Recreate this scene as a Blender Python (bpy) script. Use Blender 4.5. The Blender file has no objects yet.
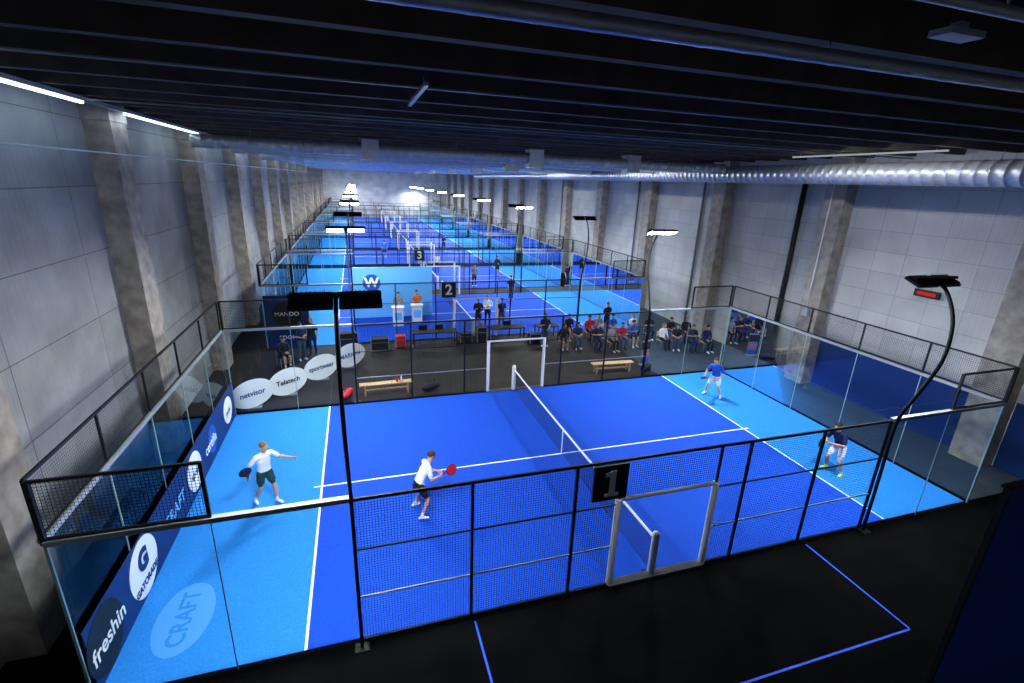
import bpy, math, random
import numpy as np
from mathutils import Vector, Matrix
random.seed(7)
S=bpy.context.scene
COL=bpy.context.collection
# ---------------------------------------------------------------- materials
def newmat(name):
    m=bpy.data.materials.new(name);m.use_nodes=True
    return m,m.node_tree,m.node_tree.nodes["Principled BSDF"]
def mat(name,c,rough=.6,metal=0,noise=0,nscale=8,bump=0,spec=None):
    m,t,b=newmat(name)
    b.inputs["Base Color"].default_value=(*c,1);b.inputs["Roughness"].default_value=rough;b.inputs["Metallic"].default_value=metal
    if spec is not None:b.inputs["Specular IOR Level"].default_value=spec
    if noise or bump:
        tc=t.nodes.new("ShaderNodeTexCoord");n=t.nodes.new("ShaderNodeTexNoise");n.inputs["Scale"].default_value=nscale;n.inputs["Detail"].default_value=5
        t.links.new(tc.outputs["Object"],n.inputs["Vector"])
        if noise:
            r=t.nodes.new("ShaderNodeMapRange");r.inputs["From Min"].default_value=.3;r.inputs["From Max"].default_value=.7
            r.inputs["To Min"].default_value=1-noise;r.inputs["To Max"].default_value=1+noise
            h=t.nodes.new("ShaderNodeVectorMath");h.operation='SCALE';h.inputs[0].default_value=c
            t.links.new(n.outputs["Fac"],r.inputs["Value"]);t.links.new(r.outputs[0],h.inputs["Scale"]);t.links.new(h.outputs[0],b.inputs["Base Color"])
        if bump:
            bp=t.nodes.new("ShaderNodeBump");bp.inputs["Strength"].default_value=bump;t.links.new(n.outputs["Fac"],bp.inputs["Height"]);t.links.new(bp.outputs[0],b.inputs["Normal"])
    return m
def emat(name,c,s):
    m=bpy.data.materials.new(name);m.use_nodes=True;t=m.node_tree;t.nodes.clear()
    e=t.nodes.new("ShaderNodeEmission");e.inputs[0].default_value=(*c,1);e.inputs[1].default_value=s
    o=t.nodes.new("ShaderNodeOutputMaterial");t.links.new(e.outputs[0],o.inputs[0]);return m
def wallmat(name,c,bw,bh,off=0.0,mort=.012,dark=.45,n=.18):
    m,t,b=newmat(name);N=t.nodes;L=t.links
    tc=N.new("ShaderNodeTexCoord");sp=N.new("ShaderNodeSeparateXYZ");cb=N.new("ShaderNodeCombineXYZ")
    L.new(tc.outputs["Object"],sp.inputs[0]);
    ad=N.new("ShaderNodeMath");ad.operation='ADD';L.new(sp.outputs[0],ad.inputs[0]);L.new(sp.outputs[1],ad.inputs[1])
    L.new(ad.outputs[0],cb.inputs[0]);L.new(sp.outputs[2],cb.inputs[1])
    br=N.new("ShaderNodeTexBrick");br.offset=off;br.inputs["Scale"].default_value=1
    br.inputs["Brick Width"].default_value=bw;br.inputs["Row Height"].default_value=bh;br.inputs["Mortar Size"].default_value=mort;br.inputs["Mortar Smooth"].default_value=.3
    br.inputs["Color1"].default_value=(*c,1);br.inputs["Color2"].default_value=(*[x*.88 for x in c],1);br.inputs["Mortar"].default_value=(*[x*dark for x in c],1)
    L.new(cb.outputs[0],br.inputs["Vector"])
    no=N.new("ShaderNodeTexNoise");no.inputs["Scale"].default_value=.9;no.inputs["Detail"].default_value=8;L.new(tc.outputs["Object"],no.inputs["Vector"])
    r=N.new("ShaderNodeMapRange");r.inputs["From Min"].default_value=.3;r.inputs["From Max"].default_value=.7;r.inputs["To Min"].default_value=1-n;r.inputs["To Max"].default_value=1+n
    h=N.new("ShaderNodeVectorMath");h.operation='SCALE';L.new(no.outputs["Fac"],r.inputs["Value"]);L.new(br.outputs["Color"],h.inputs[0]);L.new(r.outputs[0],h.inputs["Scale"]);L.new(h.outputs[0],b.inputs["Base Color"])
    # fine vertical ribbing of the cast panels
    wv=N.new("ShaderNodeMath");wv.operation='PINGPONG';wv.inputs[1].default_value=.09;L.new(ad.outputs[0],wv.inputs[0])
    mr=N.new("ShaderNodeMapRange");mr.inputs["From Min"].default_value=.0;mr.inputs["From Max"].default_value=.02;L.new(wv.outputs[0],mr.inputs["Value"])
    bp=N.new("ShaderNodeBump");bp.inputs["Strength"].default_value=.4;bp.inputs["Distance"].default_value=.02;bp.invert=True;L.new(br.outputs["Fac"],bp.inputs["Height"])
    b2=N.new("ShaderNodeBump");b2.inputs["Strength"].default_value=.35;b2.inputs["Distance"].default_value=.015;L.new(mr.outputs[0],b2.inputs["Height"]);L.new(bp.outputs[0],b2.inputs["Normal"]);L.new(b2.outputs[0],b.inputs["Normal"])
    b.inputs["Roughness"].default_value=.75
    return m
def gridmat(name,c,cell,w,plane):
    m,t,b=newmat(name);N=t.nodes;L=t.links
    tc=N.new("ShaderNodeTexCoord");sp=N.new("ShaderNodeSeparateXYZ");L.new(tc.outputs["Object"],sp.inputs[0])
    outs=[]
    for ax in plane:
        a=N.new("ShaderNodeMath");a.operation='PINGPONG';a.inputs[1].default_value=cell/2;L.new(sp.outputs[ax],a.inputs[0])
        l=N.new("ShaderNodeMath");l.operation='LESS_THAN';l.inputs[1].default_value=w/2;L.new(a.outputs[0],l.inputs[0]);outs.append(l)
    mx=N.new("ShaderNodeMath");mx.operation='MAXIMUM';L.new(outs[0].outputs[0],mx.inputs[0]);L.new(outs[1].outputs[0],mx.inputs[1])
    tr=N.new("ShaderNodeBsdfTransparent");mi=N.new("ShaderNodeMixShader");L.new(mx.outputs[0],mi.inputs[0]);L.new(tr.outputs[0],mi.inputs[1]);L.new(b.outputs[0],mi.inputs[2])
    b.inputs["Base Color"].default_value=(*c,1);b.inputs["Roughness"].default_value=.6
    L.new(mi.outputs[0],N["Material Output"].inputs[0]);return m
def glassmat():
    m=bpy.data.materials.new("tempered_glass");m.use_nodes=True;t=m.node_tree;t.nodes.clear();N=t.nodes;L=t.links
    tr=N.new("ShaderNodeBsdfTransparent");tr.inputs[0].default_value=(.88,.93,.94,1)
    g=N.new("ShaderNodeBsdfGlossy");g.inputs["Roughness"].default_value=.02;g.inputs[0].default_value=(.7,.75,.8,1)
    f=N.new("ShaderNodeFresnel");f.inputs[0].default_value=1.42
    mi=N.new("ShaderNodeMixShader");o=N.new("ShaderNodeOutputMaterial")
    L.new(f.outputs[0],mi.inputs[0]);L.new(tr.outputs[0],mi.inputs[1]);L.new(g.outputs[0],mi.inputs[2]);L.new(mi.outputs[0],o.inputs[0]);return m
def clothmat(name,c):
    m=bpy.data.materials.new(name);m.use_nodes=True;t=m.node_tree;t.nodes.clear();N=t.nodes;L=t.links
    a=N.new("ShaderNodeBsdfDiffuse");a.inputs[0].default_value=(*c,1);b=N.new("ShaderNodeBsdfTranslucent");b.inputs[0].default_value=(*c,1)
    mi=N.new("ShaderNodeMixShader");mi.inputs[0].default_value=.6;o=N.new("ShaderNodeOutputMaterial");L.new(a.outputs[0],mi.inputs[1]);L.new(b.outputs[0],mi.inputs[2]);L.new(mi.outputs[0],o.inputs[0]);return m
M={}
M['t']=mat("unassigned",(.5,.5,.5))
M['turf']=mat("turf_royal_blue",(.013,.085,.54),.8,noise=.14,nscale=30,bump=.1,spec=.2)
M['turf2']=mat("turf_light_blue",(.032,.245,.66),.8,noise=.12,nscale=30,bump=.1,spec=.2)
M['oval']=mat("painted_reflection_blue",(.08,.32,.72),.8)  # reflection of the banner ovals, painted as a lighter blue
M['line']=mat("line_white",(.85,.9,.95),.7)
M['bline']=mat("line_blue",(.02,.14,.95),.6)
M['floor']=mat("floor_dark_rubber",(.0055,.0055,.006),.9,noise=.35,nscale=1.2,spec=.06)
M['aisle']=mat("floor_aisle",(.030,.026,.022),.7,noise=.25,nscale=1.5,spec=.25)
M['floor2']=mat("floor_grey_blue",(.05,.068,.085),.7,noise=.15,nscale=2)
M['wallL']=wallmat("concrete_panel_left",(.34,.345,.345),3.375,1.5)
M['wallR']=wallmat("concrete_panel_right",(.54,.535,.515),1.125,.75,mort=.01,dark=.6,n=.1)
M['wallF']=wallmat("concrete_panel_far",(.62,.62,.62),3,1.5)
M['col']=mat("concrete_column",(.36,.32,.28),.8,noise=.28,nscale=3,bump=.2)
M['ceil']=mat("ceiling_dark",(.05,.043,.038),.9,noise=.3,nscale=1)
M['beam']=mat("ceiling_rib",(.12,.10,.085),.85,noise=.3,nscale=2)
M['galv']=mat("galvanised_duct",(.58,.6,.63),.36,.4,noise=.1,nscale=5)
M['steel']=mat("zinc_steel",(.38,.4,.42),.45,.4)
M['black']=mat("black_paint",(.010,.011,.012),.5)
M['blackm']=mat("black_matte",(.02,.02,.022),.8)
M['white']=mat("white_paint",(.8,.82,.84),.5)
M['pad']=mat("white_padding",(.84,.84,.83),.6)
M['navy']=mat("navy_banner",(.006,.035,.16),.6)
M['cloth']=clothmat("blue_screen_cloth",(.035,.12,.27))
M['blueb']=mat("blue_banner",(.01,.10,.45),.6)
M['cyan']=mat("light_blue_print",(.16,.5,.9),.6)
M['wood']=mat("pale_wood",(.62,.42,.22),.5,noise=.12,nscale=12)
M['red']=mat("red_plastic",(.6,.03,.03),.5)
M['pink']=mat("pink_print",(.55,.12,.3),.5)
M['grey']=mat("grey_fabric",(.2,.21,.22),.8)
M['edge']=mat("glass_edge",(.35,.5,.5),.3)
M['glass']=glassmat()
M['meshXZ']=gridmat("wire_mesh_xz",(.012,.013,.015),.05,.0055,(0,2))
M['meshYZ']=gridmat("wire_mesh_yz",(.012,.013,.015),.05,.0055,(1,2))
M['net']=gridmat("net_cord",(.012,.015,.03),.045,.009,(1,2))
M['lamp']=emat("led_lamp",(.85,.94,1),150)
M['tube']=emat("led_tube",(.7,.87,1),4)
M['tube2']=emat("tube_added_glow",(.8,.9,1),.35)  # glow added to grey tubes, goes with the right-wall fill
M['tubeoff']=mat("tube_diffuser",(.4,.44,.5),.4)
M['screen']=emat("screen_glow",(.1,.3,.8),1.0)
M['digit']=emat("red_digits",(1,.05,.03),.5)
# ---------------------------------------------------------------- mesh builder
class MB:
    def __init__(s): s.v=[];s.f=[];s.m=[];s.mats=[];s.sm=[]
    def mi(s,k):
        if k not in s.mats:s.mats.append(k)
        return s.mats.index(k)
    def add(s,vs,fs,k,sm=False):
        o=len(s.v);s.v+=[tuple(map(float,q)) for q in vs];i=s.mi(k)
        for f in fs:s.f.append(tuple(a+o for a in f));s.m.append(i);s.sm.append(sm)
    def box(s,x0,x1,y0,y1,z0,z1,k):
        vs=[(x,y,z) for x in(x0,x1) for y in(y0,y1) for z in(z0,z1)]
        s.add(vs,[(0,1,3,2),(4,6,7,5),(0,4,5,1),(2,3,7,6),(0,2,6,4),(1,5,7,3)],k)
    def obox(s,c,size,R,k):
        a,b,d=[q/2 for q in size]
        vs=[Vector(c)+R@Vector((x,y,z)) for x in(-a,a) for y in(-b,b) for z in(-d,d)]
        s.add(vs,[(0,1,3,2),(4,6,7,5),(0,4,5,1),(2,3,7,6),(0,2,6,4),(1,5,7,3)],k)
    def quad(s,a,b,c,d,k): s.add([a,b,c,d],[(0,1,2,3)],k)
    def loft(s,pts,ra,rb,side,k,seg=10,sm=True,round_caps=False):
        pts=[Vector(p) for p in pts];n=len(pts)
        if not hasattr(ra,'__len__'):ra=[ra]*n
        if rb is None:rb=ra
        if not hasattr(rb,'__len__'):rb=[rb]*n
        ra=list(ra);rb=list(rb)
        T=[]
        for i in range(n):
            a=pts[max(i-1,0)];b=pts[min(i+1,n-1)];t=(b-a)
            T.append(t.normalized() if t.length>1e-9 else Vector((0,0,1)))
        if round_caps:
            def cap(p,t,A,B,sgn):
                out=[]
                for al in (30,60,82):
                    c,q=math.cos(math.radians(al)),math.sin(math.radians(al))
                    out.append((p+t*sgn*min(A,B)*q,A*c,B*c,t))
                return out
            st=cap(pts[0],T[0],ra[0],rb[0],-1)[::-1];en=cap(pts[-1],T[-1],ra[-1],rb[-1],1)
            pts=[x[0] for x in st]+pts+[x[0] for x in en];ra=[x[1] for x in st]+ra+[x[1] for x in en];rb=[x[2] for x in st]+rb+[x[2] for x in en];T=[x[3] for x in st]+T+[x[3] for x in en]
            n=len(pts)
        side=Vector(side) if side is not None else None
        vs=[];prev=None
        for i in range(n):
            t=T[i]
            r=side if side is not None else (prev if prev is not None else (Vector((1,0,0)) if abs(t.x)<.8 else Vector((0,1,0))))
            u=r-t*r.dot(t)
            if u.length<1e-6:u=Vector((0,1,0))-t*t.y
            u.normalize();w=t.cross(u);prev=u
            for j in range(seg):
                an=2*math.pi*j/seg;vs.append(pts[i]+u*ra[i]*math.cos(an)+w*rb[i]*math.sin(an))
        fs=[]
        for i in range(n-1):
            for j in range(seg):
                a=i*seg+j;b=i*seg+(j+1)%seg;fs.append((a,b,b+seg,a+seg))
        fs.append(tuple(range(seg))[::-1]);fs.append(tuple((n-1)*seg+j for j in range(seg)))
        s.add(vs,fs,k,sm)
    def tube(s,pts,r,k,seg=8,sm=True,rc=False): s.loft(pts,r,None,None,k,seg,sm,rc)
    def ell(s,c,r,k,R=None,ns=12,nr=8):
        R=R or Matrix.Identity(3);vs=[];fs=[];c=Vector(c)
        vs.append(c+R@Vector((0,0,r[2])))
        for i in range(1,nr):
            ph=math.pi*i/nr
            for j in range(ns):
                th=2*math.pi*j/ns;vs.append(c+R@Vector((r[0]*math.sin(ph)*math.cos(th),r[1]*math.sin(ph)*math.sin(th),r[2]*math.cos(ph))))
        vs.append(c+R@Vector((0,0,-r[2])));L=len(vs)-1
        for j in range(ns):
            fs.append((0,1+j,1+(j+1)%ns));fs.append((L,L-ns+(j+1)%ns,L-ns+j))
        for i in range(nr-2):
            for j in range(ns):
                a=1+i*ns+j;b=1+i*ns+(j+1)%ns;fs.append((a,a+ns,b+ns,b))
        s.add(vs,fs,k,True)
    def disc(s,c,u,w,ru,rw,th,k,seg=32):
        c=Vector(c);u=Vector(u);w=Vector(w);n=u.cross(w).normalized()
        vs=[c+n*z+u*ru*math.cos(2*math.pi*j/seg)+w*rw*math.sin(2*math.pi*j/seg) for z in(-th/2,th/2) for j in range(seg)]
        fs=[tuple(range(seg))[::-1],tuple(range(seg,2*seg))]+[(j,(j+1)%seg,(j+1)%seg+seg,j+seg) for j in range(seg)]
        s.add(vs,fs,k)
    def mesh(s,name):
        me=bpy.data.meshes.new(name);me.from_pydata(s.v,[],s.f)
        for k in s.mats:me.materials.append(M[k])
        me.polygons.foreach_set("material_index",s.m);me.polygons.foreach_set("use_smooth",s.sm);me.update();return me
    def obj(s,name,loc=(0,0,0),rz=0,parent=None):
        return place(s.mesh(name),name,loc,rz,parent)
def place(me,name,loc=(0,0,0),rz=0,parent=None):
    o=bpy.data.objects.new(name,me);COL.objects.link(o);o.location=loc;o.rotation_euler=(0,0,rz)
    if parent:o.parent=parent
    return o
def empty(name,loc=(0,0,0),rz=0):
    o=bpy.data.objects.new(name,None);COL.objects.link(o);o.location=loc;o.rotation_euler=(0,0,rz);return o
def text(body,size,k,parent,mtx,name="lettering",ext=.002,bold=0):
    c=bpy.data.curves.new(name,"FONT");c.body=body;c.size=size;c.align_x='CENTER';c.align_y='CENTER';c.extrude=ext;c.offset=bold
    c.materials.append(M[k]);o=bpy.data.objects.new(name,c);COL.objects.link(o);o.parent=parent;o.matrix_local=mtx;return o
def basis(xa,ya,loc):
    xa=Vector(xa).normalized();ya=Vector(ya).normalized();z=xa.cross(ya)
    m=Matrix((xa,ya,z)).transposed().to_4x4();m.translation=Vector(loc);return m
def smooth(p,n=6):
    p=[Vector(q) for q in p];o=[]
    for i in range(len(p)-1):
        a=p[max(i-1,0)];b=p[i];c=p[i+1];d=p[min(i+2,len(p)-1)]
        for j in range(n):
            t=j/n;o.append(.5*((2*b)+(c-a)*t+(2*a-5*b+4*c-d)*t*t+(3*b-a-3*c+d)*t**3))
    return o+[p[-1]]
def area(name,parent,loc,rot,sx,sy,e,col,spread=180):
    l=bpy.data.lights.new(name,"AREA");l.shape='RECTANGLE';l.size=sx;l.size_y=sy;l.energy=e;l.color=col;l.spread=math.radians(spread)
    lo=bpy.data.objects.new(name,l);COL.objects.link(lo);lo.parent=parent;lo.location=loc;lo.rotation_euler=rot
# ---------------------------------------------------------------- room shell
XL,XR,YN,YF,ZC=-11.7,13.1,-14.5,95.,9.75
b=MB();b.box(XL-.3,XR+.3,YN-.3,YF+.3,-.2,0,'floor');b.box(XL,6.9,5.2,24,0,.004,'aisle');b.box(6.9,XR,5.2,24,0,.004,'floor2');b.box(10.2,XR,-5,5.2,0,.004,'floor2');b.obj("floor")
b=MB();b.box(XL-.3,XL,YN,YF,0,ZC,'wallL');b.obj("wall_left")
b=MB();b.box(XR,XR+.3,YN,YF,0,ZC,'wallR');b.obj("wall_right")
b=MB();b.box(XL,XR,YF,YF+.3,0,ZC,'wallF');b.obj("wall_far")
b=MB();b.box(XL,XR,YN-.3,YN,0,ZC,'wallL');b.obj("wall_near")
b=MB();b.box(XL-.3,XR+.3,YN-.3,YF+.3,ZC,ZC+.3,'ceil')
y=YN+.6
while y<YF:
    b.add([(x,y+dy,z) for x in (XL,XR) for dy,z in ((-.16,ZC),(.16,ZC),(.09,ZC-.42),(-.09,ZC-.42))],[(0,1,5,4),(1,2,6,5),(2,3,7,6),(3,0,4,7),(0,3,2,1),(4,5,6,7)],'beam');y+=1.5
b.obj("ceiling")
colm=MB();colm.box(-.28,.28,-.45,.45,0,ZC-.3,'col');colm.box(-.3,.3,-.5,.5,ZC-.75,ZC-.3,'col');cm=colm.mesh("concrete_column")
for i in range(-2,14):
    y=3.3+6.75*i
    place(cm,"concrete_column",(XL+.28,y,0));place(cm,"concrete_column",(XR-.28,y,0))
b=MB()
for i in (-2,-1):
    y=3.3+6.75*i;b.box(XR-.05,XR-.002,y+.5,min(y+6.25,2.8),0,2.2,'navy')
b.obj("navy_cladding")
b=MB();b.tube([(XR-.12,5.2,.05),(XR-.12,5.2,8.9)],.11,'black',12);b.obj("rainwater_downpipe")
for y in (11.8,18.6,32):
    b=MB();b.tube([(XR-.1,y,.05),(XR-.1,y,8.9)],.06,'grey',10);b.obj("rainwater_downpipe")
b=MB();b.tube([(XR-.65,3.35,3.2),(XR-.65,3.35,8.6)],.025,'white',8);b.box(XR-.7,XR-.6,3.2,3.5,3.0,3.3,'tubeoff');b.obj("electrical_conduit")
b=MB();b.box(XR-.15,XR-.05,-1.1,-.3,4.7,4.95,'black');b.box(XR-.156,XR-.15,-1.0,-.4,4.77,4.88,'digit');b.obj("digital_clock")
# ---------------------------------------------------------------- ducts and ceiling services
def duct(p0,p1,r,k='galv',step=.35,seg=20):
    p0=Vector(p0);p1=Vector(p1);L=(p1-p0).length;n=max(2,int(L/step));pts=[];rr=[]
    for i in range(n):
        for t,q in ((0,r),(.86,r),(.88,r*1.03),(.98,r*1.03)):
            pts.append(p0.lerp(p1,(i+t)/n));rr.append(q)
    pts.append(p1);rr.append(r);m=MB();m.loft(pts,rr,None,None,k,seg,True)
    k2=int(L/4)+1
    for i in range(k2):
        q=p0.lerp(p1,(i+.5)/k2);m.tube([(q.x,q.y,q.z+r),(q.x,q.y,ZC-.43)],.012,'steel',5)
    return m
duct((11.3,-12,8.68),(11.3,60,8.68),.36).obj("ventilation_duct")
d=duct((-10.8,8,8.9),(10.9,8,8.9),.22);
for x in (-5,1.5,6): d.box(x-.3,x+.3,7.7,8.3,8.55,9.25,'galv')
d.obj("ventilation_duct")
for y,r in ((14,.16),(22,.22),(31,.2),(42,.2),(55,.2)):
    d=duct((-10.8,y,8.9),(10.9,y,8.9),r,seg=12,step=.8);d.box(2,2.7,y-.3,y+.3,8.5,9.1,'galv');d.obj("ventilation_duct")
duct((-10.8,-8,9.2),(12,-8,9.2),.07,step=.5,seg=12).obj("ventilation_pipe")
duct((-10.8,-9.4,9.2),(12,-9.4,9.2),.04,step=.5,seg=10).obj("ventilation_pipe")
b=MB();b.box(-11.08,-10.92,-12,70,9.24,9.32,'steel')
y=3.4-8.4*2
while y<60: b.box(-11.03,-10.97,y,y+6.3,9.19,9.24,'tube');y+=8.4
trk=b.obj("led_light_track")
for y in range(-8,60,9): area("led_and_fill_emitter",trk,(-10.9,y,9.1),(0,math.radians(35),0),.1,7,16,(.75,.88,1))
b=MB();b.tube([(-11.05,-12,8.25),(-11.05,80,8.25)],.02,'white',6);b.obj("cable_conduit")
for (x,y0,y1,lit) in ((-4.65,-4.8,-2.6,0),(9.35,-2.4,2.6,1),(9.35,12,17,1),(9.35,26,31,1),(4.5,12,14.5,0),(-3,20,22.5,0),(-2,38,40,0)):
    b=MB();b.box(x-.03,x+.03,y0,y1,9.15,9.2,'tube2' if lit else 'tubeoff')
    for q in (y0+.3,y1-.3):b.tube([(x,q,9.2),(x,q,9.3)],.01,'steel',5)
    o=b.obj("tube_light")
    if lit:area("led_and_fill_emitter",o,(x,(y0+y1)/2,9.1),(0,math.radians(-45),0),.1,y1-y0,60,(.95,.97,1))  # added fill that brightens the upper right wall; the tubes look unlit
b=MB();b.box(-1.05,-.65,-8.9,-8.72,9.22,9.27,'tubeoff');b.box(-.9,-.8,-8.85,-8.77,9.27,9.33,'steel');b.obj("panel_light")
for y in (-4.,1,20,28,36,45):
    b=MB();b.tube([(-10.8,y,9.25),(XR-.1,y,9.25)],.02,'steel',6);b.obj("sprinkler_pipe")
# ---------------------------------------------------------------- padel court parts
b=MB()
b.box(-6.95,6.95,-5,5,.0,.012,'turf');b.box(-10,-6.95,-5,5,0,.012,'turf2');b.box(6.95,10,-5,5,0,.012,'turf2')
for x in(-6.95,6.95):b.box(x-.025,x+.025,-5,5,.012,.016,'line')
b.box(-7.15,7.15,-.025,.025,.012,.0155,'line');turf=b.mesh("court_turf")
def fence(detail):
    b=MB()
    def post(x,y,z0,z1,w=.025,k='black'):b.box(x-w,x+w,y-w,y+w,z0,z1,k)
    for sy in(-1,1):
        Y=5.06*sy
        for i,x in enumerate((-6,-4,-2,2,4,6)):post(x,Y,0,3)
        for x in(-1.05,1.25): post(x,Y,2,3,.02)
        for x0,x1 in((-6,-1.05),(1.25,6)):
            for z in (.04,1.0,2.0):b.box(x0,x1,Y-.015,Y+.015,z-.012,z+.012,'steel' if z==1 else 'black')
            if detail:b.quad((x0,Y,0),(x1,Y,0),(x1,Y,3),(x0,Y,3),'meshXZ')
        b.box(-6,6,Y-.02,Y+.02,2.97,3.02,'black')
        if detail:b.quad((-1.05,Y,2.12),(1.25,Y,2.12),(1.25,Y,3),(-1.05,Y,3),'meshXZ')
        for sx in(-1,1):
            post(sx*10,Y,3,4,.03);post(sx*10,Y,0,3,.018,'edge');post(sx*8,Y,0,3,.008,'edge')
            post(sx*8,Y,3,4,.025)
            b.box(min(sx*6,sx*10),max(sx*6,sx*10),Y-.05,Y+.05,2.98,3.06,'steel')
            b.box(min(sx*8,sx*10),max(sx*8,sx*10),Y-.02,Y+.02,3.97,4.01,'black')
            b.box(min(sx*8,sx*10),max(sx*8,sx*10),Y-.02,Y+.02,3.07,3.10,'black')
            if detail:b.quad((sx*8,Y,3.05),(sx*10,Y,3.05),(sx*10,Y,4),(sx*8,Y,4),'meshXZ')
    for sx in(-1,1):
        X=10.06*sx
        b.box(X-.05,X+.05,-5,5,2.98,3.06,'steel')
        b.box(X-.02,X+.02,-5,5,3.97,4.01,'black');b.box(X-.015,X+.015,-5,5,3.07,3.10,'black')
        for y in(-5,-3,-1,1,3,5):
            post(X,y,3.05,4,.02);
            if abs(y)<5:b.box(X-.012,X+.012,y-.006,y+.006,0,3,'edge')
        b.quad((X,-5,3.05),(X,5,3.05),(X,5,4),(X,-5,4),'meshYZ')
    return b
fm=fence(True).mesh("court_fence");fm2=fence(False).mesh("court_fence")
b=MB()
for sy in(-1,1):
    Y=5.06*sy
    for x0,x1 in((-10,-8),(-8,-6),(6,8),(8,10)):b.quad((x0+.01,Y,.03),(x1-.01,Y,.03),(x1-.01,Y,2.98),(x0+.01,Y,2.98),'glass')
for sx in(-1,1):
    X=10.06*sx
    for y in(-5,-3,-1,1,3):b.quad((X,y+.01,.03),(X,y+1.99,.03),(X,y+1.99,2.98),(X,y+.01,2.98),'glass')
gm=b.mesh("court_glass_panels")
b=MB();n=20
def hz(y):return .88+.04*(y/5)**2
for i in range(n):
    a=-4.95+9.9*i/n;c=-4.95+9.9*(i+1)/n
    b.quad((0,a,.02),(0,c,.02),(0,c,hz(c)-.03),(0,a,hz(a)-.03),'net')
    vs=[(x,y,hz(y)+dz) for y in(a,c) for x,dz in((-.014,-.06),(.014,-.06),(.014,.0),(-.014,.0))]
    b.add(vs,[(0,1,5,4),(1,2,6,5),(2,3,7,6),(3,0,4,7)],'line')
b.box(-.006,.006,-.025,.025,.02,.87,'line')
for sy in(-1,1):
    b.tube([(0,5.0*sy,.01),(0,5.0*sy,1.0)],.08,'pad',14,rc=True);b.box(-.16,.16,5*sy-.1,5*sy+.1,.0,.03,'black')
nm=b.mesh("padel_net")
b=MB()
for sy in(-1,1):
    Y=5.06*sy
    for x in(-1.05,1.25):b.loft([(x,Y-.0,.03),(x,Y,2.12)],.065,.075,(1,0,0),'pad',8,False)
    b.loft([(-1.1,Y,2.1),(1.3,Y,2.1)],.04,.04,(0,0,1),'pad',8,False)
    b.box(-1.05,1.25,Y-.09,Y+.09,.0,.05,'grey')
ga=b.mesh("court_gate")
def pole():
    b=MB();p=smooth([(0,-.07,0),(0,-.07,1.5),(0,-.07,3),(0,-.3,3.8),(0,-.55,4.7),(0,-.52,5.5),(0,-.25,6.1),(0,.05,6.33)],5)
    b.loft(p,.032,.042,(1,0,0),'black',8)
    b.box(-.12,.12,-.2,.0,0,.02,'black')
    b.box(-.62,.62,.0,.08,6.34,6.39,'black')
    R=Matrix.Rotation(math.radians(22),3,'X')
    for sx in(-1,1):
        c=Vector((sx*.33,.08,6.28));b.obox(c,(.58,.36,.06),R,'black')
        b.obox(c+R@Vector((0,0,-.035)),(.5,.3,.012),R,'lamp')
        for q in range(-4,5):b.obox(c+R@Vector((q*.06,0,.045)),(.012,.32,.04),R,'black')
    return b
pm=pole().mesh("court_floodlight")
CY=[0,17.2,29.2,41.2,53.2,65.2,77.2,88.6]
for i,y in enumerate(CY):
    place(turf,"court_turf",(0,y,0))
    place(fm if i<2 else fm2,"court_fence",(0,y,0))
    place(gm,"court_glass_panels",(0,y,0))
    place(nm,"padel_net",(0,y,0));place(ga,"court_gate",(0,y,0))
    for sy in(-1,1):
        for sx in(-1,1):
            X=6*sx;Y=y+sy*5.1
            o=place(pm,"court_floodlight",(X,Y,0),0 if sy<0 else math.pi)
            if i<3 or sx*sy>0 :
                area("floodlight_emitter",o,(0,.16,6.12),(math.radians(24),0,0),1.2,.4,(430 if sy>0 else 310) if i<3 else 750,(.93,.97,1),166)
def sign(n,y):
    e=empty("court_number_sign",(-1.35,y,2.62));m=MB();m.box(-.36,.36,-.03,.03,-.38,.38,'black');m.obj("board",parent=e)
    if n=="1":
        m=MB();m.box(-.03,.09,-.045,-.032,-.27,.27,'white');m.box(-.13,-.03,-.045,-.032,.15,.24,'white');m.box(-.12,.18,-.045,-.032,-.29,-.22,'white');m.obj("numeral",parent=e)
    else:text(n,.75,'white',e,basis((1,0,0),(0,0,1),(0,-.034,0)),bold=.02)
sign("1",-5.16);sign("2",12.04);sign("3",24.04)
b=MB()
for x0,x1,y0,y1 in((-3.97,-3.93,-7.62,-5.2),(4.12,4.16,-7.62,-5.2),(-3.97,4.16,-7.62,-7.58)):b.box(x0,x1,y0,y1,0,.004,'bline')
b.obj("court_line_marking")
b=MB();b.box(1.1,6,-9.34,-9.33,.05,4.9,'cloth')
for x in(1.1,6):b.box(x-.02,x+.02,-9.4,-9.34,0,4.92,'black')
b.box(1.1,6,-9.38,-9.3,4.9,4.93,'black');b.obj("partition_screen")
# ---------------------------------------------------------------- advertising
e=empty("advertising_banner",(-9.98,0,0))
m=MB();m.box(-.01,.01,-4.95,4.95,.03,1.25,'navy')
def dd(y,ry,rz,k,z=.64):m.disc((.014,y,z),(0,1,0),(0,0,1),ry,rz,.008,k)
dd(-4.45,.6,.58,'black');dd(-2.85,.62,.58,'white');dd(.5,.55,.5,'white');dd(2.2,.4,.4,'blueb');dd(4.1,.5,.42,'white')
m.obj("banner_sheet",parent=e)
T=lambda s,y,z,sz,k,bo=0:text(s,sz,k,e,basis((0,1,0),(0,0,1),(.025,y,z)),bold=bo)
T("freshin",-4.35,.6,.42,'white',.006);T("G",-2.85,.78,.55,'navy',.035);T("GATORADE",-2.85,.33,.19,'navy',.006);T("CRAFT",-1.05,.6,.42,'cyan',.01);T("certifia",2.0,.6,.4,'white',.004)
T("sport",.5,.6,.3,'navy');T("padel",4.1,.6,.25,'navy')
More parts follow.
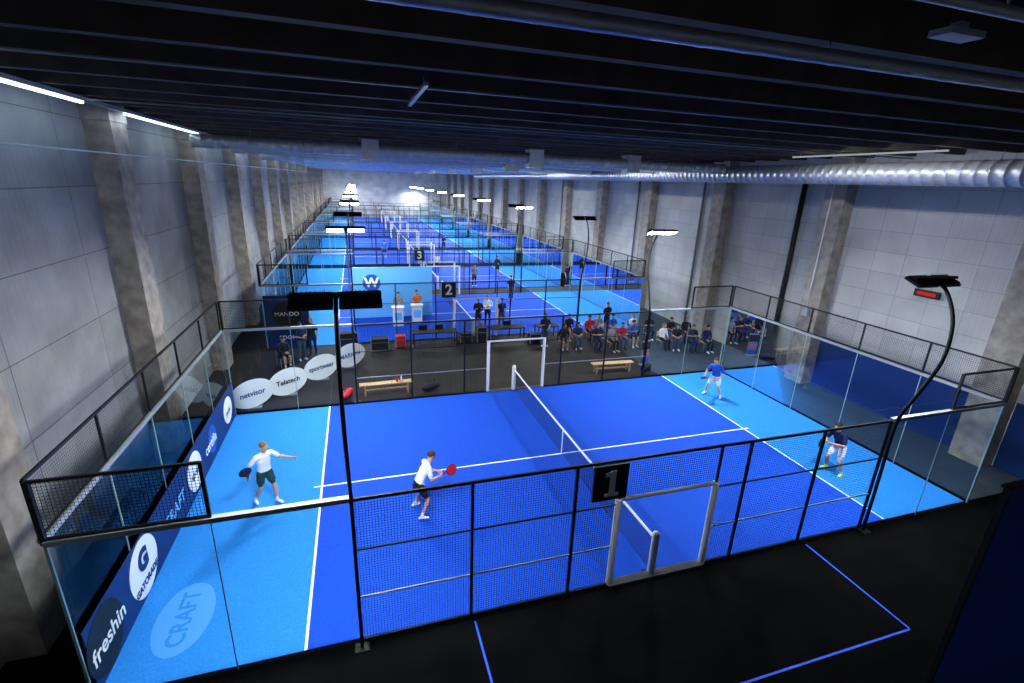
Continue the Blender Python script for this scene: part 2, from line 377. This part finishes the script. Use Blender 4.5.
e=empty("painted_banner_reflection",(-9.15,-3.7,.0165));m=MB();m.disc((0,0,0),(1,0,0),(0,1,0),.48,.85,.002,'oval');m.obj("reflection_oval",parent=e)  # banner reflection painted on the turf as a flat lettered oval
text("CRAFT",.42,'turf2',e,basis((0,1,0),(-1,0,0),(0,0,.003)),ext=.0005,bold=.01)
for (x,y),s,c in zip(((-9.5,5.5),(-8.45,6.4),(-7.35,7.7),(-6.25,8.9)),("netvisor","Telatech","sportwear","MARION"),('navy','black','navy','blueb')):
    dx=Vector((.80,.6,0)).normalized();e=empty("popup_banner",(x,y,0.004))
    n=Vector((dx.y,-dx.x,0))
    m=MB();m.disc((0,0,.55),dx,(0,0,1),.78,.52,.05,'white');m.disc(Vector((0,0,.55))-n*.004,dx,(0,0,1),.79,.53,.03,c)
    m.box(-.25,.25,-.12,.12,0,.03,'grey');m.obj("oval_panel",parent=e)
    text(s,.27,c,e,basis(dx,(0,0,1),Vector((0,0,.55))+n*.03),bold=.005)
e=empty("advertising_panel",(-9.0,12.0,0.004));m=MB();m.box(-.95,.95,-.03,.03,0.02,2.6,'navy');m.disc((0,-.035,1.7),(1,0,0),(0,0,1),.62,.62,.012,'black');m.box(-1,-.94,-.2,.2,0,.04,'black');m.box(.94,1,-.2,.2,0,.04,'black');m.obj("panel",parent=e)
text("MANDO",.28,'white',e,basis((1,0,0),(0,0,1),(0,-.05,1.7)));text("sport",.4,'white',e,basis((1,0,0),(0,0,1),(0,-.04,.6)))
e=empty("sponsor_backdrop",(-3.8,16.9,0.012));m=MB();m.box(-2.3,2.3,-.06,.06,.02,3.0,'cyan');m.box(-2.33,-2.27,-.3,.3,0,.05,'grey');m.box(2.27,2.33,-.3,.3,0,.05,'grey')
m.disc((-1.2,-.07,2.1),(1,0,0),(0,0,1),.5,.5,.01,'blueb');m.obj("printed_panel",parent=e)
text("W",.75,'white',e,basis((1,0,0),(0,0,1),(-1.2,-.08,2.1)),bold=.03)
# ---------------------------------------------------------------- furniture
def bench(loc,rz):
    b=MB()
    for y in(-.11,.0,.11):b.box(-1,1,y-.045,y+.045,.42,.455,'wood')
    for x in(-.8,.8):
        for y in(-.13,.13):b.box(x-.03,x+.03,y-.02,y+.02,0,.42,'wood')
        b.box(x-.03,x+.03,-.15,.15,.37,.42,'wood')
    b.box(-.8,.8,-.02,.02,.18,.23,'wood');b.obj("wooden_bench",loc,rz)
bench((-4.9,5.75,0.004),.03);bench((4.95,5.95,0.004),-.03)
b=MB()
for k in(0,1):
    b.tube([(k*.16,0,0),(k*.16,0,.17),(k*.16,0,.2),(k*.16,0,.25)],[.035,.035,.015,.015],'red' if k==0 else 'white',10)
b.obj("water_bottle",(-4.5,5.75,.459))
def bag(loc,rz,k):
    b=MB();b.loft([(-.32,0,.16),(-.25,0,.17),(.0,0,.18),(.25,0,.17),(.33,0,.15)],[.1,.15,.16,.15,.08],[.09,.13,.15,.13,.07],(0,1,0),k,12,True,True)
    b.tube(smooth([(-.2,0,.3),(-.1,0,.42),(.1,0,.42),(.2,0,.3)],4),.015,'black',6);b.obj("racket_bag",loc,rz)
bag((-6.35,5.7,0),1.2,'red');bag((-3.2,5.7,0),.4,'blackm');bag((6.6,5.8,0),.5,'blackm')
def chair_mesh(k):
    b=MB();b.box(-.22,.22,-.2,.22,.43,.46,k);b.box(-.21,.21,-.24,-.205,.62,.88,k)
    for x in(-.2,.2):
        b.tube([(x,.2,0),(x,.18,.44)],.014,'steel',6);b.tube([(x,-.24,0),(x,-.2,.44),(x,-.225,.88)],.014,'steel',6)
    return b.mesh("chair")
CH={k:chair_mesh(k) for k in('wood','red','blackm')}
def table(loc,w,d,h,k,items=()):
    b=MB();b.box(-w/2,w/2,-d/2,d/2,h-.04,h,k)
    for x in(-w/2+.05,w/2-.05):
        for y in(-d/2+.05,d/2-.05):b.box(x-.02,x+.02,y-.02,y+.02,0,h-.04,'black')
    for x in items:
        b.box(x-.2,x+.2,-.03,.0,h+.06,h+.32,'black');b.box(x-.18,x+.18,.001,.004,h+.08,h+.3,'screen');b.box(x-.08,x+.08,-.1,.08,h,h+.015,'black');b.box(x-.02,x+.02,-.03,0,h+.01,h+.07,'black')
    b.obj("folding_table",loc)
table((-2.2,11.2,0),2.2,.7,.75,'blackm',(-.6,.2));table((1.6,11.3,0),1.8,.7,.75,'blackm',(0,));table((3.8,11.2,0),1.2,.7,.75,'blackm',())
def case(loc,k='blackm',s=(.6,.45,.5)):
    b=MB();a,c,h=s;b.box(-a/2,a/2,-c/2,c/2,.06,h,k)
    for x in(-a/2,a/2):
        for y in(-c/2,c/2):b.box(x-.02,x+.02,y-.02,y+.02,.05,h+.01,'steel');b.ell((x*.85,y*.85,.03),(.03,.03,.03),'black',ns=8,nr=5)
    b.box(-a/2-.01,a/2+.01,-c/2-.01,c/2+.01,h*.7,h*.7+.02,'steel');b.obj("equipment_case",loc)
case((-3.9,11.2,0),'red',(.45,.4,.6));case((-.6,11.4,0));case((.2,11.3,0),'blackm',(.5,.5,.8));case((2.9,10.6,0));case((-4.9,11.0,0),'blackm',(.8,.5,.6));case((-6.3,11.2,0),'blackm',(.8,.5,.9))
for x,y in((-3.7,15.0),(-2.6,15.4)):
    b=MB();b.box(-.28,.28,-.2,.2,0,1.05,'white');b.box(-.34,.34,-.26,.26,1.05,1.09,'white');b.box(-.2,.2,-.21,-.2,.35,.8,'cyan');b.obj("event_lectern",(x,y,.012))
e=empty("roll_up_banner",(6.95,6.5,0.004),.2);m=MB();m.box(-.25,.25,-.01,.01,.06,1.15,'grey');m.box(-.25,.25,-.012,-.01,.75,1.1,'blackm');m.box(-.25,.25,-.012,-.01,.45,.6,'pink');m.box(-.25,.25,-.012,-.01,.1,.3,'blueb');m.box(-.28,.28,-.08,.08,0,.06,'steel');m.box(-.26,.26,-.015,.015,1.14,1.17,'steel');m.obj("banner_stand",parent=e)
# ---------------------------------------------------------------- people
def pmat(k,c,r=.7):
    M[k]=mat(k,c,r)
pmat('skin',(.62,.36,.25),.5);pmat('skin2',(.5,.28,.19),.5);pmat('hair_brown',(.07,.04,.02));pmat('hair_blond',(.3,.18,.08));pmat('hair_black',(.012,.01,.01))
pmat('c_white',(.8,.82,.85));pmat('c_green',(.02,.07,.06));pmat('c_black',(.015,.015,.02));pmat('c_blue',(.02,.12,.55));pmat('c_navy',(.01,.025,.1));pmat('c_grey',(.25,.26,.28));pmat('c_red',(.45,.03,.04));pmat('c_orange',(.7,.18,.03));pmat('c_jean',(.05,.09,.17))
pmat('sole',(.7,.75,.8));pmat('s_yellow',(.6,.75,.1));pmat('lip',(.35,.1,.08));pmat('r_red',(.55,.02,.05),.35);pmat('r_dark',(.02,.02,.03),.35)
def V(*a):return Vector(a)
def person(name,loc,rz,J,O,racket=None,vox=.016,look=0,nod=0):
    J={k:Vector(v) for k,v in J.items()}
    side=(J['shR']-J['shL']).normalized()
    up=(J['neck']-J['pelvis']).normalized();fw=up.cross(side).normalized()
    b=MB();segs=[]
    def seg(a,c,ra,rc,k):segs.append((a,c,ra,rc,k))
    P,C,Nk=J['pelvis'],J['chest'],J['neck']
    W=P.lerp(C,.45)
    b.loft([P-up*.10,P,W,C-up*.05,C+up*.07,C+up*.12],[.14,.17,.155,.178,.15,.09],[.105,.12,.11,.118,.095,.07],side,'t',16,True,True)
    seg(P.lerp(C,.14),C+up*.09,.15,.15,O['shirt']);seg(P-up*.08,P.lerp(C,.06),.15,.15,O['short'])
    b.loft([C+up*.05,Nk,Nk.lerp(J['head'],.5)],[.075,.058,.055],[.07,.06,.058],side,'t',10,True,True);seg(Nk+up*.005,J['head'],.07,.09,O['skin'])
    Rh=Matrix((side,fw,up)).transposed()
    Rh=Matrix.Rotation(math.radians(look),3,'Z')@Rh@Matrix.Rotation(math.radians(-nod),3,'X')
    hs=Rh@V(1,0,0);hf=Rh@V(0,1,0);hf=V(hf.x,hf.y,hf.z*.4-math.sin(math.radians(nod))*.3).normalized();hs=(hs-hf*hs.dot(hf)).normalized();hu=hs.cross(hf);Rh=Matrix((hs,hf,hu)).transposed()
    H=J['head']
    b.ell(H+Rh@V(0,-.01,.025),(.080,.099,.100),'t',Rh,16,12);b.ell(H+Rh@V(0,.025,-.058),(.060,.064,.066),'t',Rh,12,8)
    for s,S_ in((-1,'L'),(1,'R')):
        sh,el,wr=J['sh'+S_],J['el'+S_],J['wr'+S_];hip,kn,an=J['hip'+S_],J['kn'+S_],J['an'+S_]
        hem=sh.lerp(el,.68)
        b.loft([C+up*.08+side*s*.06,sh,sh.lerp(el,.35),hem,hem.lerp(el,.04)],[.075,.068,.064,.064,.045],None,None,'t',10,True,False)
        b.loft([hem,el,el.lerp(wr,.3),wr],[.046,.040,.042,.027],None,None,'t',10,True,True)
        ls=O.get('sleeve')=='long'
        seg(sh,hem,.068,.066,O['shirt']);seg(hem+(el-hem)*.08,el,.045,.04,O['shirt'] if ls else O['skin']);seg(el,wr,.042,.027,O['shirt'] if ls else O['skin'])
        long_=O.get('legs')=='long'
        h2=hip.lerp(kn,.66)
        b.loft([hip+up*.03,hip.lerp(kn,.3),h2,h2.lerp(kn,.03)],[.10,.098,.094 if not long_ else .08,.06],None,None,'t',12,True,False)
        b.loft([h2,kn,kn.lerp(an,.3),kn.lerp(an,.75),an],[.066,.052 if not long_ else .062,.056 if not long_ else .06,.038 if not long_ else .05,.036 if not long_ else .05],None,None,'t',12,True,True)
        seg(hip,h2,.1,.096,O['short']);seg(h2+(kn-h2)*.1,kn,.06,.054,O['short'] if long_ else O['skin']);seg(kn,kn.lerp(an,.72),.056,.04,O['short'] if long_ else O['skin']);seg(kn.lerp(an,.8),an,.04,.036,O['short'] if long_ else O.get('sock','c_white'))
        fd=J.get('ft'+S_,V(s*.25,1,0)).normalized()
        hp=an+V(0,0,-.035)-fd*.05;tp=an+V(0,0,-.045)+fd*.16
        b.loft([hp,an+V(0,0,-.03)+fd*.03,an+V(0,0,-.04)+fd*.1,tp],[.036,.042,.046,.036],[.038,.045,.036,.026],fd.cross(V(0,0,1)),'t',10,True,True)
        seg(hp,tp,.045,.04,O['shoe']);seg(an+V(0,0,-.02),an+V(0,0,-.03)+fd*.06,.04,.04,O['shoe'])
        hd=(J.get('hd'+S_,wr-el)).normalized();pn=J.get('pn'+S_,-side*s);pn=(pn-hd*pn.dot(hd)).normalized();ac=hd.cross(pn)
        b.loft([wr,wr+hd*.04,wr+hd*.085],[.026,.038,.040],[.02,.018,.015],ac,'t',10,True,True);seg(wr,wr+hd*.09,.03,.04,O['skin'])
    me=b.mesh("tmp");o=bpy.data.objects.new("tmp",me);COL.objects.link(o)
    md=o.modifiers.new("r",'REMESH');md.mode='VOXEL';md.voxel_size=vox;md.use_smooth_shade=True
    sm=o.modifiers.new("s",'SMOOTH');sm.iterations=2;sm.factor=.5
    dg=bpy.context.evaluated_depsgraph_get();ev=bpy.data.meshes.new_from_object(o.evaluated_get(dg))
    bpy.data.objects.remove(o)
    nv=len(ev.vertices);co=np.zeros(nv*3);ev.vertices.foreach_get("co",co);co=co.reshape(-1,3)
    fs=[tuple(p.vertices) for p in ev.polygons];cen=np.array([co[list(f)].mean(0) for f in fs])
    best=np.full(len(fs),1e9);lab=np.zeros(len(fs),int);keys=[]
    for a,c,ra,rc,k in segs:
        if k not in keys:keys.append(k)
        a=np.array(a);c=np.array(c);d=c-a;t=np.clip(((cen-a)@d)/max(d@d,1e-9),0,1);r=ra+(rc-ra)*t
        dist=np.linalg.norm(cen-(a+t[:,None]*d),axis=1)/r
        w=dist<best;best[w]=dist[w];lab[w]=keys.index(k)
    out=MB();out.v=[tuple(x) for x in co];out.f=fs;out.mats=list(keys);out.m=[int(x) for x in lab];out.sm=[True]*len(fs)
    R=Rh
    for s in(-1,1):
        out.ell(H+R@V(s*.032,.081,.012),(.013,.010,.007),'white',R,8,6);out.ell(H+R@V(s*.032,.0895,.012),(.006,.003,.006),'hair_black',R,6,4)
        out.ell(H+R@V(s*.032,.087,.033),(.018,.006,.004),O['hair'],R,6,4)
        out.ell(H+R@V(s*.081,-.005,.0),(.010,.020,.030),O['skin'],R,8,6)
    out.loft([H+R@V(0,.086,.015),H+R@V(0,.109,-.02),H+R@V(0,.094,-.03)],[.007,.014,.008],None,None,O['skin'],8,True,True)
    out.ell(H+R@V(0,.086,-.058),(.022,.007,.006),'lip',R,8,5)
    out.ell(H+R@V(0,-.022,.048),(.087,.102,.092),O['hair'],R,16,10)
    if O.get('long'):out.loft([H+R@V(0,-.09,.03),H+R@V(0,-.12,-.06),H+R@V(0,-.1,-.18)],[.05,.05,.02],None,None,O['hair'],10,True,True)
    for s,S_ in((-1,'L'),(1,'R')):
        el,wr=J['el'+S_],J['wr'+S_];hd=(J.get('hd'+S_,wr-el)).normalized();pn=J.get('pn'+S_,-side*s);pn=(pn-hd*pn.dot(hd)).normalized();ac=hd.cross(pn)
        curl=75 if (racket and S_=='R') else 22
        for i,(ln) in enumerate((.070,.078,.074,.060)):
            p=wr+hd*.088+ac*(.030-.020*i);pts=[p-hd*.02,p];an_=0
            for q,f_ in enumerate((.45,.32,.23)):
                an_+=math.radians(curl*(.8 if q else .6));p=p+(hd*math.cos(an_)+pn*math.sin(an_))*ln*f_;pts.append(p)
            out.tube(pts,[.0095,.0095,.009,.008,.007],O['skin'],6,True,True)
        b0=wr+hd*.03+ac*.03;out.tube([b0,b0+ac*.022+hd*.02+pn*.008,b0+ac*.026+hd*.048+pn*(.03 if racket and S_=='R' else .014)],[.012,.0105,.008],O['skin'],6,True,True)
    root=empty(name,loc,rz);out.obj("body",parent=root)
    if racket:
        wr=J['wrR'];el=J['elR'];hd=(J.get('hdR',wr-el)).normalized();pn=J.get('pnR',-side);pn=(pn-hd*pn.dot(hd)).normalized()
        g=wr+hd*.075+pn*.02;rd=Vector(racket[1]).normalized();rn=Vector(racket[2]);rn=(rn-rd*rn.dot(rd)).normalized();rs=rd.cross(rn)
        r=MB();r.tube([g-rd*.05,g+rd*.11],.015,'r_dark',8,True,True)
        for s in(-1,1):r.tube([g+rd*.10,g+rd*.16+rs*s*.05,g+rd*.21+rs*s*.085],.011,racket[0],6)
        c=g+rd*.31;r.disc(c,rd,rs,.135,.125,.034,racket[0],28)
        ring=[c+rd*.137*math.cos(t*math.pi/12)+rs*.127*math.sin(t*math.pi/12) for t in range(25)];r.tube(ring,.018,'r_dark',6)
        for i in range(-2,3):
            for j in range(-2,3):
                if i*i+j*j<7:r.disc(c+rd*i*.035+rs*j*.035,rd,rs,.006,.006,.037,'c_black',8)
        r.obj("padel_racket",parent=root)
    return root
def stand(lean=0,arms=0,spread=.12):
    J=dict(pelvis=(0,0,.94),chest=(0,lean*.5,1.33),neck=(0,lean*.7,1.49),head=(0,lean+.02,1.65),shL=(-.18,lean*.6,1.41),shR=(.18,lean*.6,1.41),
     hipL=(-.09,0,.9),hipR=(.09,0,.9),knL=(-spread+.01,.03,.49),knR=(spread-.01,.03,.49),anL=(-spread,-.02,.085),anR=(spread,-.02,.085))
    if arms==0:J.update(elL=(-.25,lean*.5-.03,1.13),elR=(.25,lean*.5-.03,1.13),wrL=(-.24,.08,.88),wrR=(.24,.08,.88))
    elif arms==1:J.update(elL=(-.25,-.02,1.14),elR=(.25,-.02,1.14),wrL=(-.08,.2,1.18),wrR=(.06,.22,1.12))
    else:J.update(elL=(-.27,-.08,1.15),elR=(.25,0,1.13),wrL=(-.15,.08,1.0),wrR=(.16,.22,1.2))
    return J
def sit(v=0):
    l=(.02,.12,.0)[v%3]
    J=dict(pelvis=(0,-.02,.55),chest=(0,l*.7-.03,.93),neck=(0,l-.02,1.09),head=(0,l+.03,1.25),shL=(-.18,l*.8-.02,1.01),shR=(.18,l*.8-.02,1.01),
     hipL=(-.09,.02,.53),hipR=(.09,.02,.53),knL=(-.12,.43,.52),knR=(.12,.43,.52),anL=(-.12,.42-.05*v,.085),anR=(.13,.47,.085))
    if v==0:J.update(elL=(-.25,.03,.76),elR=(.25,.03,.76),wrL=(-.13,.26,.65),wrR=(.13,.26,.65))
    elif v==1:J.update(elL=(-.22,.2,.74),elR=(.22,.2,.74),wrL=(-.05,.38,.72),wrR=(.05,.38,.72))
    else:J.update(elL=(-.25,.0,.76),elR=(.27,.02,.77),wrL=(-.06,.2,.84),wrR=(.04,.2,.8))
    return J
D=math.radians
person("padel_player",(-8.2,-.4,.014),D(-140),dict(pelvis=(0,0,.93),chest=(.0,.05,1.31),neck=(0,.09,1.47),head=(.0,.13,1.64),shL=(-.19,.07,1.39),shR=(.19,.05,1.39),
  elL=(-.38,.12,1.2),wrL=(-.60,.24,1.10),elR=(.36,-.05,1.16),wrR=(.48,.12,.98),hipL=(-.09,0,.9),hipR=(.09,0,.9),knL=(-.13,.16,.5),knR=(.13,-.02,.49),anL=(-.15,.17,.085),anR=(.18,-.26,.085),pnR=(-1,0,0),hdR=(.1,.6,.5)),
  dict(shirt='c_white',short='c_green',skin='skin',hair='hair_blond',shoe='sole'),('r_dark',(.35,.3,.8),(.3,1,0)),vox=.013,look=20,nod=5)
person("padel_player",(-4.5,-1.75,.014),D(-80),dict(pelvis=(0,-.08,.88),chest=(.0,.1,1.24),neck=(0,.18,1.39),head=(.0,.26,1.55),shL=(-.19,.13,1.32),shR=(.19,.13,1.32),
  elL=(-.27,.2,1.05),wrL=(-.08,.42,1.04),elR=(.27,.16,1.05),wrR=(.12,.40,1.0),hipL=(-.09,-.08,.85),hipR=(.09,-.08,.85),knL=(-.2,.1,.47),knR=(.2,.1,.47),anL=(-.3,-.12,.085),anR=(.27,-.1,.085),pnR=(-1,0,0),hdR=(-.1,1,0)),
  dict(shirt='c_white',short='c_black',skin='skin',hair='hair_brown',shoe='sole'),('r_red',(-.25,.9,.1),(.8,.2,.3)),vox=.013,nod=5)
person("padel_player",(7.72,2.62,.014),D(118),dict(pelvis=(0,-.05,.88),chest=(.0,.07,1.25),neck=(0,.12,1.41),head=(.0,.18,1.57),shL=(-.19,.09,1.33),shR=(.19,.09,1.33),
  elL=(-.34,.12,1.08),wrL=(-.26,.33,.94),elR=(.34,.10,1.08),wrR=(.30,.32,.92),hipL=(-.09,-.05,.85),hipR=(.09,-.05,.85),knL=(-.22,.1,.47),knR=(.22,.08,.47),anL=(-.3,-.04,.085),anR=(.32,-.04,.085),pnR=(-1,0,0),hdR=(0,1,-.3)),
  dict(shirt='c_blue',short='c_white',skin='skin',hair='hair_brown',shoe='sole'),('r_dark',(-.3,.9,.1),(.2,.2,1)),vox=.013,nod=5)
person("padel_player",(7.55,-2.95,.014),D(95),dict(pelvis=(0,-.1,.90),chest=(.0,.08,1.26),neck=(0,.17,1.41),head=(.0,.25,1.57),shL=(-.19,.12,1.34),shR=(.19,.12,1.34),
  elL=(-.28,.2,1.06),wrL=(-.08,.44,1.1),elR=(.28,.18,1.06),wrR=(.12,.42,1.06),hipL=(-.09,-.1,.87),hipR=(.09,-.1,.87),knL=(-.18,.08,.48),knR=(.18,.08,.48),anL=(-.24,-.08,.085),anR=(.24,-.08,.085),pnR=(-1,0,0),hdR=(-.1,1,0)),
  dict(shirt='c_navy',short='c_white',skin='skin',hair='hair_black',shoe='s_yellow',sock='c_white'),('r_dark',(-.2,.9,.3),(1,.1,0)),vox=.013,nod=5)
sh=['c_black','c_navy','c_black','c_grey','c_red','c_blue','c_white','c_black'];hr=['hair_brown','hair_black','hair_blond','hair_brown']
def outfit(i):return dict(shirt=sh[i%8],short=('c_black','c_jean','c_navy')[i%3],skin='skin' if i%4 else 'skin2',hair=hr[i%4],shoe='sole' if i%2 else 'c_black',legs='long' if i%5 else 'short',sleeve='long' if i%3==0 else 's',long=(i%4==2))
seats=[(4.0,9.4,175),(4.8,9.5,182),(5.7,9.0,178),(6.4,8.9,190),(7.1,9.0,176),(7.9,9.2,180),(9.2,8.5,185),(9.9,8.2,165),(10.6,8.0,172),(11.3,7.8,170),(11.9,6.6,140),(12.0,5.6,110),(6.0,10.6,180),(7.4,10.7,180),(8.6,10.4,180),(5.0,11.0,180),(10.3,9.6,180),(9.4,10.1,175),(11.2,9.3,170),(6.7,10.9,180)]
for i,(x,y,a) in enumerate(seats):
    rz=D(a+random.uniform(-12,12));y+=random.uniform(-.12,.12);place(CH[('wood','red','blackm')[i%3]],"chair",(x,y,0.004),rz)
    o=person("seated_spectator",(x,y,0.004),rz,sit(i%3),outfit(i),vox=.02,look=random.uniform(-25,25))
stands=[(-8.3,10.2,-150,1,1),(-7.9,10.9,170,2,3),(-3.6,15.7,180,3,1),(-2.5,16.1,180,7,0),(.6,13.6,175,0,2),(1.3,14.2,160,6,1),(1.9,13.4,190,1,0),(10.8,22.5,180,4,2),(11.3,23.4,170,0,1),(10.6,24.2,200,1,0),(11.2,25,180,2,1),(10.9,21.4,190,5,2),(12.1,4.6,100,0,1),(4.5,20,180,1,0),(3.,25,180,3,0),(6,29,180,0,1),(1,31,0,6,0),(-3,40,0,5,0),(4,45,180,1,1),(7.6,11.6,190,0,1),(3.2,9.9,170,7,2)]
for i,(x,y,a,c,arm) in enumerate(stands):
    O=outfit(c)
    if i==3:O['shirt']='c_orange'
    person("standing_spectator",(x,y,.014 if (12.2<y<22.2 or 24.2<y) and abs(x)<10 else .004),D(a),stand(.02,arm%3),O,vox=.02,look=random.uniform(-20,20))
person("seated_spectator",(-9.0,9.6,0.004),D(-150),sit(1),outfit(0),vox=.02);place(CH['blackm'],"chair",(-9.0,9.6,0.004),D(-150))
# ---------------------------------------------------------------- world, camera
w=bpy.data.worlds.new("world");S.world=w;w.use_nodes=True;w.node_tree.nodes["Background"].inputs[0].default_value=(.1,.16,.25,1);w.node_tree.nodes["Background"].inputs[1].default_value=.02
q=[-5.6711,-12.1256,7.9529,.3129,.3162,.0389,485.989]
a,p,c=q[3:6]
f=Vector((math.sin(a)*math.cos(p),math.cos(a)*math.cos(p),-math.sin(p)));r=f.cross(Vector((0,0,1))).normalized();u=r.cross(f)
r2=r*math.cos(c)+u*math.sin(c);u2=-r*math.sin(c)+u*math.cos(c)
cd=bpy.data.cameras.new("camera");cam=bpy.data.objects.new("camera",cd);COL.objects.link(cam);S.camera=cam
mt=Matrix((r2,u2,-f)).transposed().to_4x4();mt.translation=Vector(q[:3]);cam.matrix_world=mt
cd.sensor_width=36;cd.lens=q[6]/1024*36;cd.clip_start=.05;cd.clip_end=300
S.view_settings.view_transform='Standard'
for lk in ('Medium High Contrast','Standard - Medium High Contrast'):
    try:
        S.view_settings.look=lk;break
    except Exception:pass
try:S.cycles.transparent_max_bounces=24
except Exception:pass
